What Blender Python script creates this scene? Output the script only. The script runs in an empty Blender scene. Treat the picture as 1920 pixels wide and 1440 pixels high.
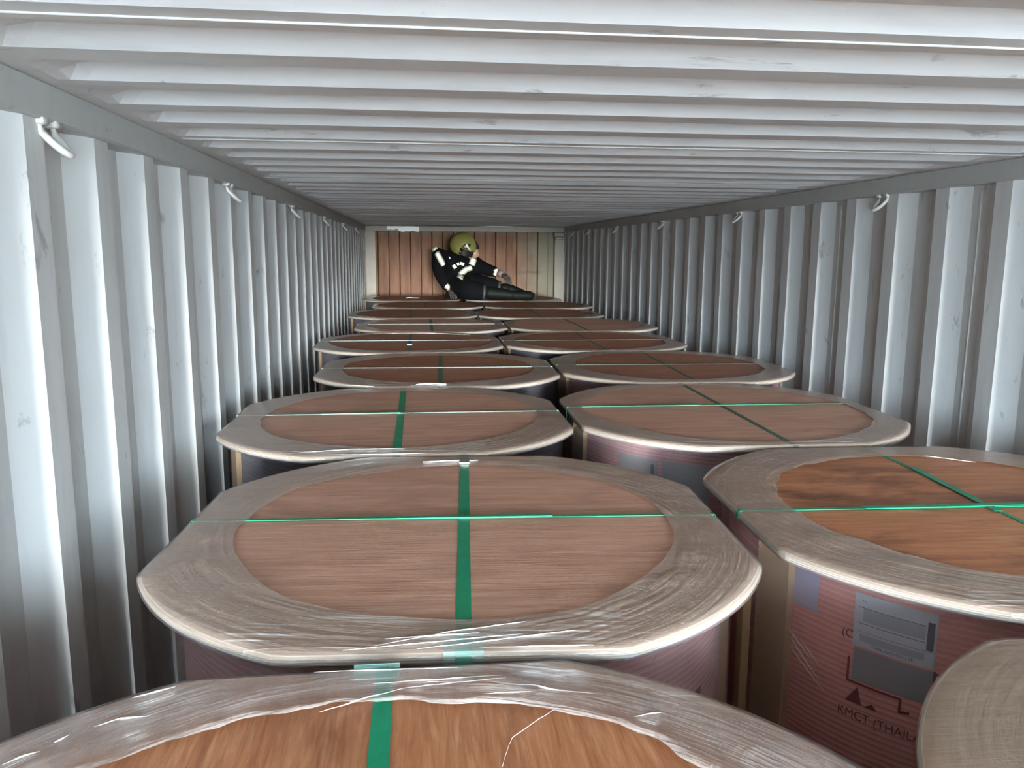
import bpy, bmesh, math, random
from math import sin, cos, pi, atan2, radians
from mathutils import Vector, Matrix, noise
from mathutils.bvhtree import BVHTree

scene = bpy.context.scene
C = scene.collection
random.seed(7)

# ---------------------------------------------------------------- camera
cam_data = bpy.data.cameras.new('camera')
cam = bpy.data.objects.new('camera', cam_data); C.objects.link(cam)
cam_data.sensor_width = 36.0
cam_data.lens = 1521.45 / 1920 * 36.0
cam_data.clip_start = 0.02
R_ = Vector((0.99366307, -0.11226866, 0.00542607))
U_ = Vector((0.01295666, 0.16236205, 0.98664618))
F_ = Vector((0.11165043, 0.98032358, -0.1627878))
m = Matrix((R_, U_, -F_)).transposed().to_4x4()
m.translation = Vector((-0.5486, -9.657, 2.110))
cam.matrix_world = m
scene.camera = cam

# ---------------------------------------------------------------- world, light, exposure
w = bpy.data.worlds.new('sky'); scene.world = w; w.use_nodes = True
nt = w.node_tree; nt.nodes.clear()
wo = nt.nodes.new('ShaderNodeOutputWorld'); bg = nt.nodes.new('ShaderNodeBackground')
bg.inputs[0].default_value = (0.70, 0.87, 1.0, 1); bg.inputs[1].default_value = 12.0
nt.links.new(bg.outputs[0], wo.inputs[0])
pl = bpy.data.lights.new('door_opening_portal', 'AREA'); pl.shape = 'RECTANGLE'; pl.size = 2.32; pl.size_y = 2.36
pl.cycles.is_portal = True
po = bpy.data.objects.new('door_opening_portal', pl); C.objects.link(po)
po.location = (0, -12.02, 1.2); po.rotation_euler = (radians(90), 0, 0)
door_daylight_d = bpy.data.lights.new('sun', 'SUN'); door_daylight_d.energy = 2.7; door_daylight_d.angle = radians(7); door_daylight_d.color = (.94, .99, 1.0)   # stand-in for bright outdoors beyond the doors, added to light the depth
sun = bpy.data.objects.new('sun', door_daylight_d); C.objects.link(sun); sun.rotation_euler = Vector((-.012, 1, -.05)).to_track_quat('-Z', 'Y').to_euler()
scene.view_settings.view_transform = 'Standard'; scene.view_settings.look = 'None'
scene.view_settings.exposure = 2.12; scene.view_settings.gamma = 1.0
scene.view_settings.use_curve_mapping = False
scene.cycles.max_bounces = 10; scene.cycles.diffuse_bounces = 6; scene.cycles.glossy_bounces = 4
scene.cycles.transparent_max_bounces = 16; scene.cycles.transmission_bounces = 4
scene.cycles.caustics_reflective = False; scene.cycles.caustics_refractive = False

# ---------------------------------------------------------------- materials
class NT:
    def __init__(s, name):
        s.m = bpy.data.materials.new(name); s.m.use_nodes = True; s.t = s.m.node_tree
        s.t.nodes.clear(); s.out = s.n('ShaderNodeOutputMaterial')
    def n(s, t, **kw):
        x = s.t.nodes.new(t)
        for k, v in kw.items(): setattr(x, k, v)
        return x
    def set(s, inp, v):
        if isinstance(v, bpy.types.NodeSocket): s.t.links.new(v, inp)
        elif isinstance(v, (tuple, list)) and inp.type == 'RGBA' and len(v) == 3: inp.default_value = (*v, 1)
        else: inp.default_value = v
    def coord(s, scale=(1, 1, 1), which='Object', rot=(0, 0, 0)):
        tc = s.n('ShaderNodeTexCoord'); mp = s.n('ShaderNodeMapping')
        mp.inputs['Scale'].default_value = scale; mp.inputs['Rotation'].default_value = rot
        s.t.links.new(tc.outputs[which], mp.inputs[0]); return mp.outputs[0]
    def noise(s, vec, scale=5, detail=4, rough=.55, dist=0):
        x = s.n('ShaderNodeTexNoise'); s.set(x.inputs['Vector'], vec)
        x.inputs['Scale'].default_value = scale; x.inputs['Detail'].default_value = detail
        x.inputs['Roughness'].default_value = rough; x.inputs['Distortion'].default_value = dist
        return x.outputs[0]
    def ramp(s, f, stops):
        x = s.n('ShaderNodeValToRGB'); e = x.color_ramp.elements
        while len(e) < len(stops): e.new(.5)
        for i, (p, c) in enumerate(stops):
            e[i].position = p; e[i].color = (*c, 1) if isinstance(c, (tuple, list)) else (c, c, c, 1)
        s.set(x.inputs[0], f); return x.outputs[0]
    def mix(s, f, a, b, mode='MIX'):
        x = s.n('ShaderNodeMix', data_type='RGBA', blend_type=mode)
        s.set(x.inputs[0], f); s.set(x.inputs[6], a); s.set(x.inputs[7], b); return x.outputs[2]
    def math(s, op, a, b=0.0, c=0.0):
        x = s.n('ShaderNodeMath', operation=op); s.set(x.inputs[0], a); s.set(x.inputs[1], b); s.set(x.inputs[2], c); return x.outputs[0]
    def bump(s, h, strength=.2, dist=.01):
        x = s.n('ShaderNodeBump'); s.set(x.inputs['Height'], h); x.inputs['Strength'].default_value = strength
        x.inputs['Distance'].default_value = dist; return x.outputs[0]
    def prin(s, col, rough=.6, metal=0, normal=None, spec=.5, **kw):
        x = s.n('ShaderNodeBsdfPrincipled'); s.set(x.inputs['Base Color'], col); s.set(x.inputs['Roughness'], rough)
        x.inputs['Metallic'].default_value = metal; x.inputs['Specular IOR Level'].default_value = spec
        if normal is not None: s.set(x.inputs['Normal'], normal)
        for k, v in kw.items(): s.set(x.inputs[k], v)
        return x.outputs[0]
    def done(s, sh): s.t.links.new(sh, s.out.inputs[0]); return s.m

def simple(name, col, rough=.6, metal=0, var=.15, scale=30, spec=.5):
    t = NT(name); v = t.coord()
    f = t.noise(v, scale, 4)
    c = t.mix(f, tuple(x * (1 - var) for x in col), tuple(min(1, x * (1 + var)) for x in col))
    return t.done(t.prin(c, rough, metal, t.bump(f, .15, .003), spec))

def paint(name, base, axis='v', stain=.5):
    t = NT(name)
    v = t.coord((1, 1, 1))
    streak = t.noise(t.coord((6, 6, .7) if axis == 'v' else (.8, 7, 6)), 3, 5, .6)
    cloud = t.noise(v, 1.7, 4)
    c = t.mix(t.ramp(cloud, [(.3, 0), (.7, 1)]), tuple(x * .93 for x in base), tuple(x * 1.04 for x in base))
    c = t.mix(t.math('MULTIPLY', t.ramp(streak, [(.5, 0), (.78, 1)]), stain), c, tuple(x * .62 for x in base))
    sc = t.noise(t.coord((9, 9, 4) if axis == 'v' else (3, 12, 9)), 1.6, 6, .7, .6)
    c = t.mix(t.math('MULTIPLY', t.ramp(sc, [(.625, 0), (.70, 1)]), .5), c, (.10, .095, .09))
    rust = t.noise(t.coord((4, 4, 3)), 6, 5, .7)
    c = t.mix(t.math('MULTIPLY', t.ramp(rust, [(.74, 0), (.79, 1)]), .6), c, (.25, .12, .06))
    fine = t.noise(v, 60, 3)
    return t.done(t.prin(c, .42, 0, t.bump(t.math('ADD', fine, streak), .08, .004), .45))

M = {}
M['paint_wall'] = paint('painted_steel_wall', (.66, .665, .65), 'v', .45)
M['paint_ceiling'] = paint('painted_steel_ceiling', (.72, .715, .705), 'h', .6)
M['paint_rail'] = paint('painted_steel_rail', (.50, .51, .49), 'h', .2)
M['weld'] = simple('weld_bead_paint', (.70, .70, .67), .5)
M['ring'] = simple('painted_ring_steel', (.60, .59, .55), .4)
M['header'] = simple('cream_painted_header', (.25, .21, .155), .5, var=.2, scale=9)

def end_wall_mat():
    t = NT('brown_end_wall'); v = t.coord()
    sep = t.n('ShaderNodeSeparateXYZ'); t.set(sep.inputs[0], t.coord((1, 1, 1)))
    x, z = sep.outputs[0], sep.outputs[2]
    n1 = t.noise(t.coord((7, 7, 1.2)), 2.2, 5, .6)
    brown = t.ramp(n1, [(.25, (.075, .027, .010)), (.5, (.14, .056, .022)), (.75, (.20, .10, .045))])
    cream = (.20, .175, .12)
    # brown turns to cream towards the right post and along the very top edge
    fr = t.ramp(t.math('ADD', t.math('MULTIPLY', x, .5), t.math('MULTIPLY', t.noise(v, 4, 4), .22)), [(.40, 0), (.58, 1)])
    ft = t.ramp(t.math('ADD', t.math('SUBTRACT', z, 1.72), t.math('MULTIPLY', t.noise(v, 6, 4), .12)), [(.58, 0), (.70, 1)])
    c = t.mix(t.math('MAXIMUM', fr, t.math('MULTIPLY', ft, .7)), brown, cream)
    # a dull brown horizontal streak
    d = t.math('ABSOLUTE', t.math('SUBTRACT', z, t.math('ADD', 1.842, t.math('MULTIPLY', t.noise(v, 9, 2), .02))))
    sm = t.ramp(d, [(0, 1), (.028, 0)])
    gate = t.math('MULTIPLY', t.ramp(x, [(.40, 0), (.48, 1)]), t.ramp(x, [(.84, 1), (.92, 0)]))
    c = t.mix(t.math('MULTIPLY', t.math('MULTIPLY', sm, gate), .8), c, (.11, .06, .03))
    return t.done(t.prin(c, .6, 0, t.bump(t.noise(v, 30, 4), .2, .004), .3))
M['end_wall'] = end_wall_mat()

def wood(name, dark, mid, light, rot=0.0, blot=.4, gscale=1.0):
    t = NT(name); sw = (lambda a: (a[1], a[0], a[2])) if rot else (lambda a: a)
    v = t.coord(sw((2.2 * gscale, 26 * gscale, 6)))
    g = t.noise(v, 2.4, 7, .62, .7)
    g2 = t.noise(t.coord(sw((5, 110, 10))), 2.0, 3, .6)
    c = t.ramp(g, [(.28, dark), (.5, mid), (.72, light)])
    c = t.mix(t.math('MULTIPLY', t.ramp(g2, [(.5, 0), (.72, 1)]), .4), c, tuple(x * .55 for x in mid))
    cl = t.noise(t.coord(sw((1.6, 3.2, 3))), 2.3, 5, .6, .5)
    c = t.mix(t.math('MULTIPLY', t.ramp(cl, [(.50, 0), (.68, 1)]), blot), c, tuple(x * .42 for x in dark))
    c = t.mix(t.math('MULTIPLY', t.ramp(cl, [(.25, 1), (.42, 0)]), .35), c, light)
    return t.done(t.prin(c, .48, 0, t.bump(t.math('ADD', g, g2), .25, .002), .45))
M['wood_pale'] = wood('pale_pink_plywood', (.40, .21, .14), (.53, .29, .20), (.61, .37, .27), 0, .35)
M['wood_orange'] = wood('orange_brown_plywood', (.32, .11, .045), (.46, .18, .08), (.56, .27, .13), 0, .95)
M['wood_orange_y'] = wood('orange_brown_plywood_grain_lengthways', (.30, .10, .04), (.44, .18, .08), (.55, .28, .145), pi / 2, .5, 1.9)
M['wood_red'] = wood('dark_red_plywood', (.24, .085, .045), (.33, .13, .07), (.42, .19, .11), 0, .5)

def ply_edge():
    t = NT('plywood_edge_plies'); sep = t.n('ShaderNodeSeparateXYZ'); t.set(sep.inputs[0], t.coord())
    s = t.math('SINE', t.math('MULTIPLY', sep.outputs[2], 1900.0))
    c = t.mix(t.ramp(s, [(.35, 0), (.65, 1)]), (.46, .39, .30), (.74, .70, .62))  # ply layers, the pale tone also carrying the film highlight along the rim
    return t.done(t.prin(c, .4, 0, None, .5))
M['edge'] = ply_edge()

def film(name, base, streaks, gloss_r=.16, tint=(.80, .80, .80), bstr=.5, white=.0, thr=.57):
    t = NT(name)
    sep = t.n('ShaderNodeSeparateXYZ'); t.set(sep.inputs[0], t.coord())
    X, Y, Z = sep.outputs
    ang = t.math('ARCTAN2', Y, X)
    r = t.math('SQRT', t.math('ADD', t.math('MULTIPLY', X, X), t.math('MULTIPLY', Y, Y)))
    q = t.math('ADD', t.math('MULTIPLY', r, 1.0), t.math('MULTIPLY', Z, 1.15))
    cb = t.n('ShaderNodeCombineXYZ')
    t.set(cb.inputs[0], t.math('MULTIPLY', ang, 1.8)); t.set(cb.inputs[1], t.math('ADD', t.math('MULTIPLY', q, 75.0), t.math('MULTIPLY', ang, 2.2)))
    wr = t.noise(cb.outputs[0], 1.0, 5, .6, .25)
    fine = t.noise(t.coord((1, 1, 1)), 22, 4, .6, 1.5)
    lw = t.n('ShaderNodeLayerWeight'); lw.inputs[0].default_value = .35
    f = t.math('ADD', base, t.math('MULTIPLY', lw.outputs['Facing'], .10))
    c2 = t.n('ShaderNodeCombineXYZ')
    t.set(c2.inputs[0], t.math('MULTIPLY', X, 3.2)); t.set(c2.inputs[1], t.math('ADD', t.math('MULTIPLY', Y, 85.0), t.math('MULTIPLY', X, 7.0))); t.set(c2.inputs[2], t.math('MULTIPLY', Z, 40.0))
    ln = t.noise(c2.outputs[0], 1.0, 3, .5, .3)
    lines = t.ramp(ln, [(thr, 0), (thr + .07, 1)])
    gate = t.ramp(t.math('ABSOLUTE', Y), [(.36, 0), (.43, 1)])
    patch = t.math('MULTIPLY', gate, t.ramp(t.noise(t.coord((1, 1, 1)), 3.6, 3), [(.46, 0), (.56, 1)]))
    lines = t.math('MULTIPLY', lines, patch)
    tint = t.mix(lines, tint, (.95, .96, .97))
    wr = t.math('ADD', wr, t.math('MULTIPLY', t.math('MULTIPLY', ln, patch), .8))
    f = t.math('ADD', f, t.math('MULTIPLY', lines, streaks))
    if white:
        f = t.math('ADD', f, t.math('MULTIPLY', t.ramp(fine, [(.55, 0), (.7, 1)]), white))
    f = t.math('MINIMUM', f, .95)
    nrm = t.bump(t.math('ADD', wr, t.math('MULTIPLY', fine, .5)), bstr, .012)
    p = t.prin(tint, gloss_r, 0, nrm, .9)
    tr = t.n('ShaderNodeBsdfTransparent')
    gl = t.n('ShaderNodeBsdfGlossy'); t.set(gl.inputs['Color'], (1, 1, 1)); gl.inputs['Roughness'].default_value = .08; t.set(gl.inputs['Normal'], nrm)
    mx = t.n('ShaderNodeMixShader'); t.set(mx.inputs[0], f); t.set(mx.inputs[1], tr.outputs[0]); t.set(mx.inputs[2], p)
    fr = t.n('ShaderNodeFresnel'); fr.inputs[0].default_value = 1.45; t.set(fr.inputs['Normal'], nrm)
    m2 = t.n('ShaderNodeMixShader'); t.set(m2.inputs[0], t.math('MULTIPLY', fr.outputs[0], .38)); t.set(m2.inputs[1], mx.outputs[0]); t.set(m2.inputs[2], gl.outputs[0])
    return t.done(m2.outputs[0])
M['film'] = film('stretch_film', .46, .45, tint=(.52, .42, .345), bstr=.3)
M['film_clear'] = film('thin_stretch_film', .24, .12, tint=(.50, .41, .34), bstr=.25)
M['film_near'] = film('crumpled_stretch_film', .38, .8, .10, (.58, .55, .53), .55, .05, .52)
M['film_side'] = film('stretch_film_side', .12, .25, .25, (.45, .42, .46), .3)
M['film_side_red'] = film('stretch_film_hazy_side', .13, .25, .20, (.92, .84, .88), .4, .0, .6)

def strap_mat():
    t = NT('green_strap'); n1 = t.noise(t.coord(), 40, 3)
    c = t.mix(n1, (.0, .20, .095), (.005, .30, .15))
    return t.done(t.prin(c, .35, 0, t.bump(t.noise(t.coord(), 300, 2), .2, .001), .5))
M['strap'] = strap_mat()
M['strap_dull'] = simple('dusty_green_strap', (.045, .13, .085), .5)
M['strap_light'] = simple('pale_green_strap', (.26, .42, .35), .35)

def protector_mat():
    t = NT('clear_teal_tape'); p = t.prin((.45, .80, .74), .2); tr = t.n('ShaderNodeBsdfTransparent')
    mx = t.n('ShaderNodeMixShader'); mx.inputs[0].default_value = .17; t.set(mx.inputs[1], tr.outputs[0]); t.set(mx.inputs[2], p)
    return t.done(mx.outputs[0])
M['protector'] = protector_mat()

def board(name, lo, hi):
    t = NT(name); sep = t.n('ShaderNodeSeparateXYZ'); t.set(sep.inputs[0], t.coord())
    s = t.math('SINE', t.math('MULTIPLY', sep.outputs[2], 620.0))
    n1 = t.noise(t.coord((3, 3, 2)), 3, 4)
    c = t.mix(t.ramp(n1, [(.3, 0), (.7, 1)]), lo, hi)
    c = t.mix(t.math('MULTIPLY', t.ramp(s, [(.45, 0), (.9, 1)]), .35), c, tuple(min(1, x * 1.5 + .05) for x in hi))
    return t.done(t.prin(c, .6, 0, t.bump(s, .3, .003), .3))
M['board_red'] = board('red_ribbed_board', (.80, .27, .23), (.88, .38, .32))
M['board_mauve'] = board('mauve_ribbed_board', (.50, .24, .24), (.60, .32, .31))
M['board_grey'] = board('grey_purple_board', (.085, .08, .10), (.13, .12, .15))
M['batten'] = simple('pale_timber_batten', (.58, .38, .20), .6, scale=12)
M['wood_brown'] = wood('brown_plywood', (.27, .17, .11), (.36, .235, .155), (.44, .30, .20), 0, .35)
M['print'] = simple('dark_red_print', (.22, .008, .015), .6)
M['label_white'] = simple('white_paper_label', (.66, .68, .76), .5, var=.05)
M['label_grey'] = simple('grey_paper_label', (.33, .33, .35), .5, var=.05)
M['label_pale'] = simple('pale_blue_grey_panel', (.46, .49, .58), .5, var=.03)
M['label_dark'] = simple('dark_grey_print', (.10, .10, .12), .5)
M['label_lilac'] = simple('lilac_paper_corner', (.52, .48, .66), .5, var=.05)
M['floor'] = wood('worn_floor_plywood', (.10, .06, .035), (.16, .10, .06), (.22, .15, .09), pi / 2, .5)
M['ground'] = simple('pale_concrete_ground', (.52, .52, .52), .8, scale=2)
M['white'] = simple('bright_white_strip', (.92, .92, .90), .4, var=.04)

M['jacket'] = simple('black_turnout_cloth', (.0035, .0035, .004), .9, scale=60, spec=.1)
M['rubber'] = simple('black_green_rubber', (.004, .005, .0035), .6, var=.7, scale=14, spec=.12)
M['sole'] = simple('grey_boot_sole', (.03, .032, .028), .6)
M['skin'] = simple('skin', (.42, .24, .16), .55)
M['hair'] = simple('dark_hair', (.02, .015, .01), .6)
M['helmet'] = simple('yellow_helmet_shell', (.21, .195, .055), .35, var=.08, scale=8)
M['black'] = simple('black_plastic', (.012, .010, .010), .4)
M['brass'] = simple('pale_brass_clip', (.80, .66, .45), .3, .3)
M['reflect'] = simple('silver_reflective_tape', (.95, .95, .88), .35, 0, .02)
M['reflect_edge'] = simple('grey_yellow_tape_edge', (.35, .36, .22), .5)
M['eye'] = simple('eye_white', (.6, .6, .58), .2)
M['glove'] = simple('dark_leather_glove', (.035, .03, .025), .7)
M['cuff'] = simple('pale_knit_cuff', (.16, .13, .11), .7)

# ---------------------------------------------------------------- helpers
def mesh_obj(name, verts, faces, mat, parent=None, smooth=False, mats=None, fmat=None):
    me = bpy.data.meshes.new(name); me.from_pydata([tuple(v) for v in verts], [], faces)
    for mm in (mats or [mat]): me.materials.append(mm)
    if fmat:
        for i, p in enumerate(me.polygons): p.material_index = fmat[i]
    if smooth: me.shade_smooth()
    me.update()
    o = bpy.data.objects.new(name, me); C.objects.link(o)
    if parent: o.parent = parent
    return o
def bm_obj(name, bm, mat, parent=None, smooth=False):
    me = bpy.data.meshes.new(name); bmesh.ops.recalc_face_normals(bm, faces=bm.faces); bm.to_mesh(me); bm.free()
    me.materials.append(mat)
    if smooth: me.shade_smooth()
    o = bpy.data.objects.new(name, me); C.objects.link(o)
    if parent: o.parent = parent
    return o
def box(bm, x0, x1, y0, y1, z0, z1, mtx=None, bevel=0):
    r = bmesh.ops.create_cube(bm, size=1)
    vs = r['verts']
    for v in vs:
        v.co = Vector(((x0 + x1) / 2 + v.co.x * (x1 - x0), (y0 + y1) / 2 + v.co.y * (y1 - y0), (z0 + z1) / 2 + v.co.z * (z1 - z0)))
    if bevel:
        es = list({e for v in vs for e in v.link_edges})
        r2 = bmesh.ops.bevel(bm, geom=es, offset=bevel, segments=1, affect='EDGES'); vs = list({v for f in r2['faces'] for v in f.verts} | {v for v in vs if v.is_valid})
    if mtx is not None:
        bmesh.ops.transform(bm, matrix=mtx, verts=[v for v in vs if v.is_valid])
def tube(bm, pts, r, seg=10):
    rings = []; pts = [Vector(p) for p in pts]
    for i, p in enumerate(pts):
        d = (pts[min(i + 1, len(pts) - 1)] - pts[max(i - 1, 0)]).normalized()
        a = Vector((0, 0, 1)) if abs(d.z) < .9 else Vector((0, 1, 0))
        u = d.cross(a).normalized(); v = d.cross(u)
        rr = r[i] if isinstance(r, (list, tuple)) else r
        rings.append([bm.verts.new(p + (u * cos(2 * pi * k / seg) + v * sin(2 * pi * k / seg)) * rr) for k in range(seg)])
    for a, b in zip(rings, rings[1:]):
        for k in range(seg): bm.faces.new((a[k], a[(k + 1) % seg], b[(k + 1) % seg], b[k]))
    bm.faces.new(rings[0]); bm.faces.new(rings[-1][::-1])
def empty(name, loc=(0, 0, 0), rz=0):
    o = bpy.data.objects.new(name, None); o.empty_display_size = .1; C.objects.link(o)
    o.location = loc; o.rotation_euler = (0, 0, rz); return o
def tag(o, label, cat, group=None):
    o['label'] = label; o['category'] = cat
    if group: o['group'] = group
def structure(o, label=None):
    o['kind'] = 'structure'
    if label: o['label'] = label
    return o

# ---------------------------------------------------------------- container shell
H = 2.38; YF = -12.03; W = 1.168; DEEP = .036; P = .2866
def wall_profile(first):        # (y, depth) points along the side wall, pressed trapezoid corrugation
    pts = []; y = first - P * 60
    while y < 0.3:
        if y + P > YF and y < 0.0:
            for dy, d in ((0, 0), (.070, 0), (.138, 1), (.2186, 1)):
                yy = y + dy
                if YF < yy < -0.01: pts.append((yy, d * DEEP))
        y += P
    return [(YF, 0)] + pts + [(-0.0, 0)]
def side_wall(name, s, first):
    pr = wall_profile(first); zs = [-.10, .15, .8, 1.4, 1.9, H - .055]
    vs, fs = [], []
    for (y, d) in pr:
        for k, z in enumerate(zs):
            dent = .0025 * noise.noise(Vector((y * 3, z * 2, s * 5))) if 0 < k < len(zs) - 1 else 0
            vs.append((s * (W + d + dent), y, z))
    n = len(zs)
    for i in range(len(pr) - 1):
        for k in range(n - 1):
            a = i * n + k; f = (a, a + 1, a + n + 1, a + n); fs.append(f if s > 0 else f[::-1])
    return mesh_obj(name, vs, fs, M['paint_wall'])
wl = structure(side_wall('wall_left', -1, -8.246), 'left corrugated steel wall of the shipping container')
wr_ = structure(side_wall('wall_right', 1, -7.415), 'right corrugated steel wall of the shipping container')
# weld seams running up the recessed flats
for par, s, first, ks in ((wl, -1, -8.246, (-2, 2, 6, 10, 15, 19)), (wr_, 1, -7.415, (0, 3, 8, 12, 17, 21))):
    for k in ks:
        y = first + P * k + .178
        bm = bmesh.new(); tube(bm, [(s * (W + DEEP - .001), y + .0015 * sin(z * 9), .1 + z) for z in [i * .2 for i in range(12)]], .0032, 6)
        bm_obj('weld_seam', bm, M['weld'], par, True)

# ceiling: transverse pressed grooves that fade out before the rails
def ceiling():
    vs, fs = [], []; prof = []; p = .2213; y0 = -8.642
    y = y0 - p * 16
    while y < -.05:
        for dy, d in ((0, 0), (.072, 0), (.104, 1), (.189, 1)):
            if YF < y + dy < -.08: prof.append((y + dy, d))
        y += p
    prof = [(YF, 0)] + prof + [(0, 0)]
    xs = [-1.17, -1.142, -1.13, -1.11, -1.085, -1.05, -.8, -.4, 0, .4, .8, 1.05, 1.085, 1.11, 1.13, 1.142, 1.17]
    def tp(x):
        t = (1.142 - abs(x)) / .085; t = max(0, min(1, t)); return t * t * (3 - 2 * t)
    for i, (y, d) in enumerate(prof):
        for x in xs:
            t = tp(x)
            yc = y
            if d:                               # groove narrows to a rounded tip
                left = prof[i - 1][1] == 0
                yc = y + (.028 if left else -.028) * (1 - min(1, t * 2.2)) 
            sag = .003 * noise.noise(Vector((x * 1.3, y * .9, 3)))
            vs.append((x, yc, H + d * .026 * t + sag * (1 if abs(x) < 1.1 else 0)))
    n = len(xs)
    for i in range(len(prof) - 1):
        for k in range(n - 1):
            a = i * n + k; fs.append((a, a + n, a + n + 1, a + 1)[::-1])
    return mesh_obj('ceiling', vs, fs, M['paint_ceiling'])
cl = structure(ceiling(), 'white painted steel container roof with pressed transverse grooves')
for k in range(-3, 9):
    y = -8.598 + .2213 * 5 * k
    if YF < y < -.3:
        bm = bmesh.new(); tube(bm, [(-1.13 + i * .113, y + .002 * noise.noise(Vector((i, k, 0))), H + .0008 + .003 * noise.noise(Vector(((-1.13 + i * .113) * 1.3, y * .9, 3)))) for i in range(21)], .0035, 6)
        bm_obj('weld_seam', bm, M['weld'], cl, True)

# top side rails with hinged lashing rings
def lashing_ring(par, s, y):
    bm = bmesh.new(); zt = H - .064
    for dy in (-.024, .024):
        box(bm, s * W - .012, s * W + .012, y + dy - .012, y + dy + .012, zt - .006, zt + .006, bevel=.002)
    pts = []
    for k in range(15):
        a = pi * k / 14
        yy = y - .027 * cos(a); dep = sin(a) ** .7 * .052
        arc = .018 * sin(pi * min(1, dep / .052) * .5)
        pts.append((s * (W + .004 - .040 * (dep / .052) ** 1.5 + .0 * arc), yy, zt - dep))
    tube(bm, pts, .0062, 8)
    bm_obj('lashing_ring', bm, M['ring'], par, True)
for name, s, ys in (('trim_1', -1, (-9.52, -8.165, -6.84, -5.48, -4.12, -2.76, -1.41)), ('trim_2', 1, (-8.13, -6.748, -5.367, -3.958, -2.603, -1.41, -.55))):
    bm = bmesh.new()
    x0, x1 = sorted((s * 1.158, s * 1.235)); box(bm, x0, x1, YF, 0.05, H - .062, H + .001, bevel=.004)
    r = bm_obj(name, bm, M['paint_rail']); structure(r, ('left' if s < 0 else 'right') + ' top side rail of the container')
    for y in ys: lashing_ring(r, s, y)

# floor, ground outside, roof edge
bm = bmesh.new(); box(bm, -1.22, 1.22, YF, .05, -.03, 0)
fl = structure(bm_obj('floor', bm, M['floor']), 'dark plywood container floor hidden under the drums')
bm = bmesh.new(); box(bm, -60, 60, -120, 8, -.35, -.3)
structure(bm_obj('ground', bm, M['ground']), 'grey concrete yard outside the open container doors')

# end wall: vertical trapezoid corrugation, header and corner posts
vs, fs = [], []; prof = []; x = -1.28
for k in range(-5, 5):
    xb = -.78 + .25 * (k + 3) - .25 * 0
    for dx, d in ((0, 0), (.012, .045), (.125, .045), (.137, 0)):
        prof.append((xb + dx, d))
prof = [(-1.21, 0)] + [q for q in prof if -1.2 < q[0] < 1.2] + [(1.21, 0)]
zs = [-.05, 1.2, 1.6, 1.9, 2.1, H - .055]
for (x, d) in prof:
    for z in zs: vs.append((x, .0 + d, z))
n = len(zs)
for i in range(len(prof) - 1):
    for k in range(n - 1):
        a = i * n + k; fs.append((a, a + n, a + n + 1, a + 1))
bw = structure(mesh_obj('wall_back', vs, fs, M['end_wall']), 'brown corrugated end wall of the container')
bm = bmesh.new(); box(bm, -1.16, 1.16, -.05, .06, H - .062, H + .0, bevel=.004)
hd = bm_obj('trim_3', bm, M['header']); structure(hd, 'cream header beam above the end wall')
for s in (-1, 1):
    bm = bmesh.new(); a, b = sorted((s * 1.165, s * 1.045)); box(bm, a, b, -.045, .05, -.05, H - .03, bevel=.006)
    structure(bm_obj('trim_%d' % (4 if s < 0 else 5), bm, M['header']), ('left' if s < 0 else 'right') + ' cream corner post of the end wall')
bm = bmesh.new(); box(bm, 1.03, 1.15, -.10, -.045, H - .115, H - .062, bevel=.008); box(bm, 1.045, 1.135, -.085, -.045, H - .15, H - .115, bevel=.006)
bm_obj('corner_bracket', bm, M['header'], hd)

# ---------------------------------------------------------------- drums
ZT = 1.615; RL = .535; HF = .488; TL = .014
def outline(th, grow=0.0):
    c, s = abs(cos(th)), abs(sin(th))
    return min(RL, HF / max(c, 1e-6), HF / max(s, 1e-6)) + grow
NA = 144
# lid: shared outline, bevelled rim, separate edge material
def lid_mesh(mat):
    vs, fs, fm = [], [], []
    rings = [(-.004, ZT, 0), (0, ZT - .003, 1), (0, ZT - TL + .002, 1), (-.003, ZT - TL, 1), (-.10, ZT - TL, 1)]
    vs.append((0, 0, ZT))
    for g, z, _ in rings:
        for k in range(NA):
            th = 2 * pi * k / NA; r = outline(th, g); vs.append((r * cos(th), r * sin(th), z))
    for k in range(NA): fs.append((0, 1 + k, 1 + (k + 1) % NA)); fm.append(0)
    for i in range(len(rings) - 1):
        for k in range(NA):
            a = 1 + i * NA + k; b = 1 + i * NA + (k + 1) % NA
            fs.append((a, a + NA, b + NA, b)); fm.append(1)
    base = 1 + (len(rings) - 1) * NA; vs.append((0, 0, ZT - TL)); c = len(vs) - 1
    for k in range(NA): fs.append((c, base + (k + 1) % NA, base + k)); fm.append(1)
    me = bpy.data.meshes.new('lid'); me.from_pydata(vs, [], fs); me.materials.append(mat); me.materials.append(M['edge'])
    for i, p in enumerate(me.polygons): p.material_index = fm[i]
    return me
LID = {k: lid_mesh(M[k]) for k in ('wood_pale', 'wood_brown', 'wood_orange', 'wood_orange_y', 'wood_red')}
RB = .474
def body_mesh(mat):
    vs, fs = [], []; zs = [.145, .15, ZT - TL - .004, ZT - TL - .001]; rr = [RB - .004, RB, RB, RB - .003]
    for z, r in zip(zs, rr):
        for k in range(96): a = 2 * pi * k / 96; vs.append((r * cos(a), r * sin(a), z))
    for i in range(3):
        for k in range(96): a = i * 96 + k; b = i * 96 + (k + 1) % 96; fs.append((a, b, b + 96, a + 96))
    fs.append(tuple(range(95, -1, -1))); fs.append(tuple(range(288, 384)))
    me = bpy.data.meshes.new('drum_body'); me.from_pydata(vs, [], fs); me.materials.append(mat); me.shade_smooth(); return me
BODY = {k: body_mesh(M[k]) for k in ('board_red', 'board_mauve', 'board_grey')}
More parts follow.
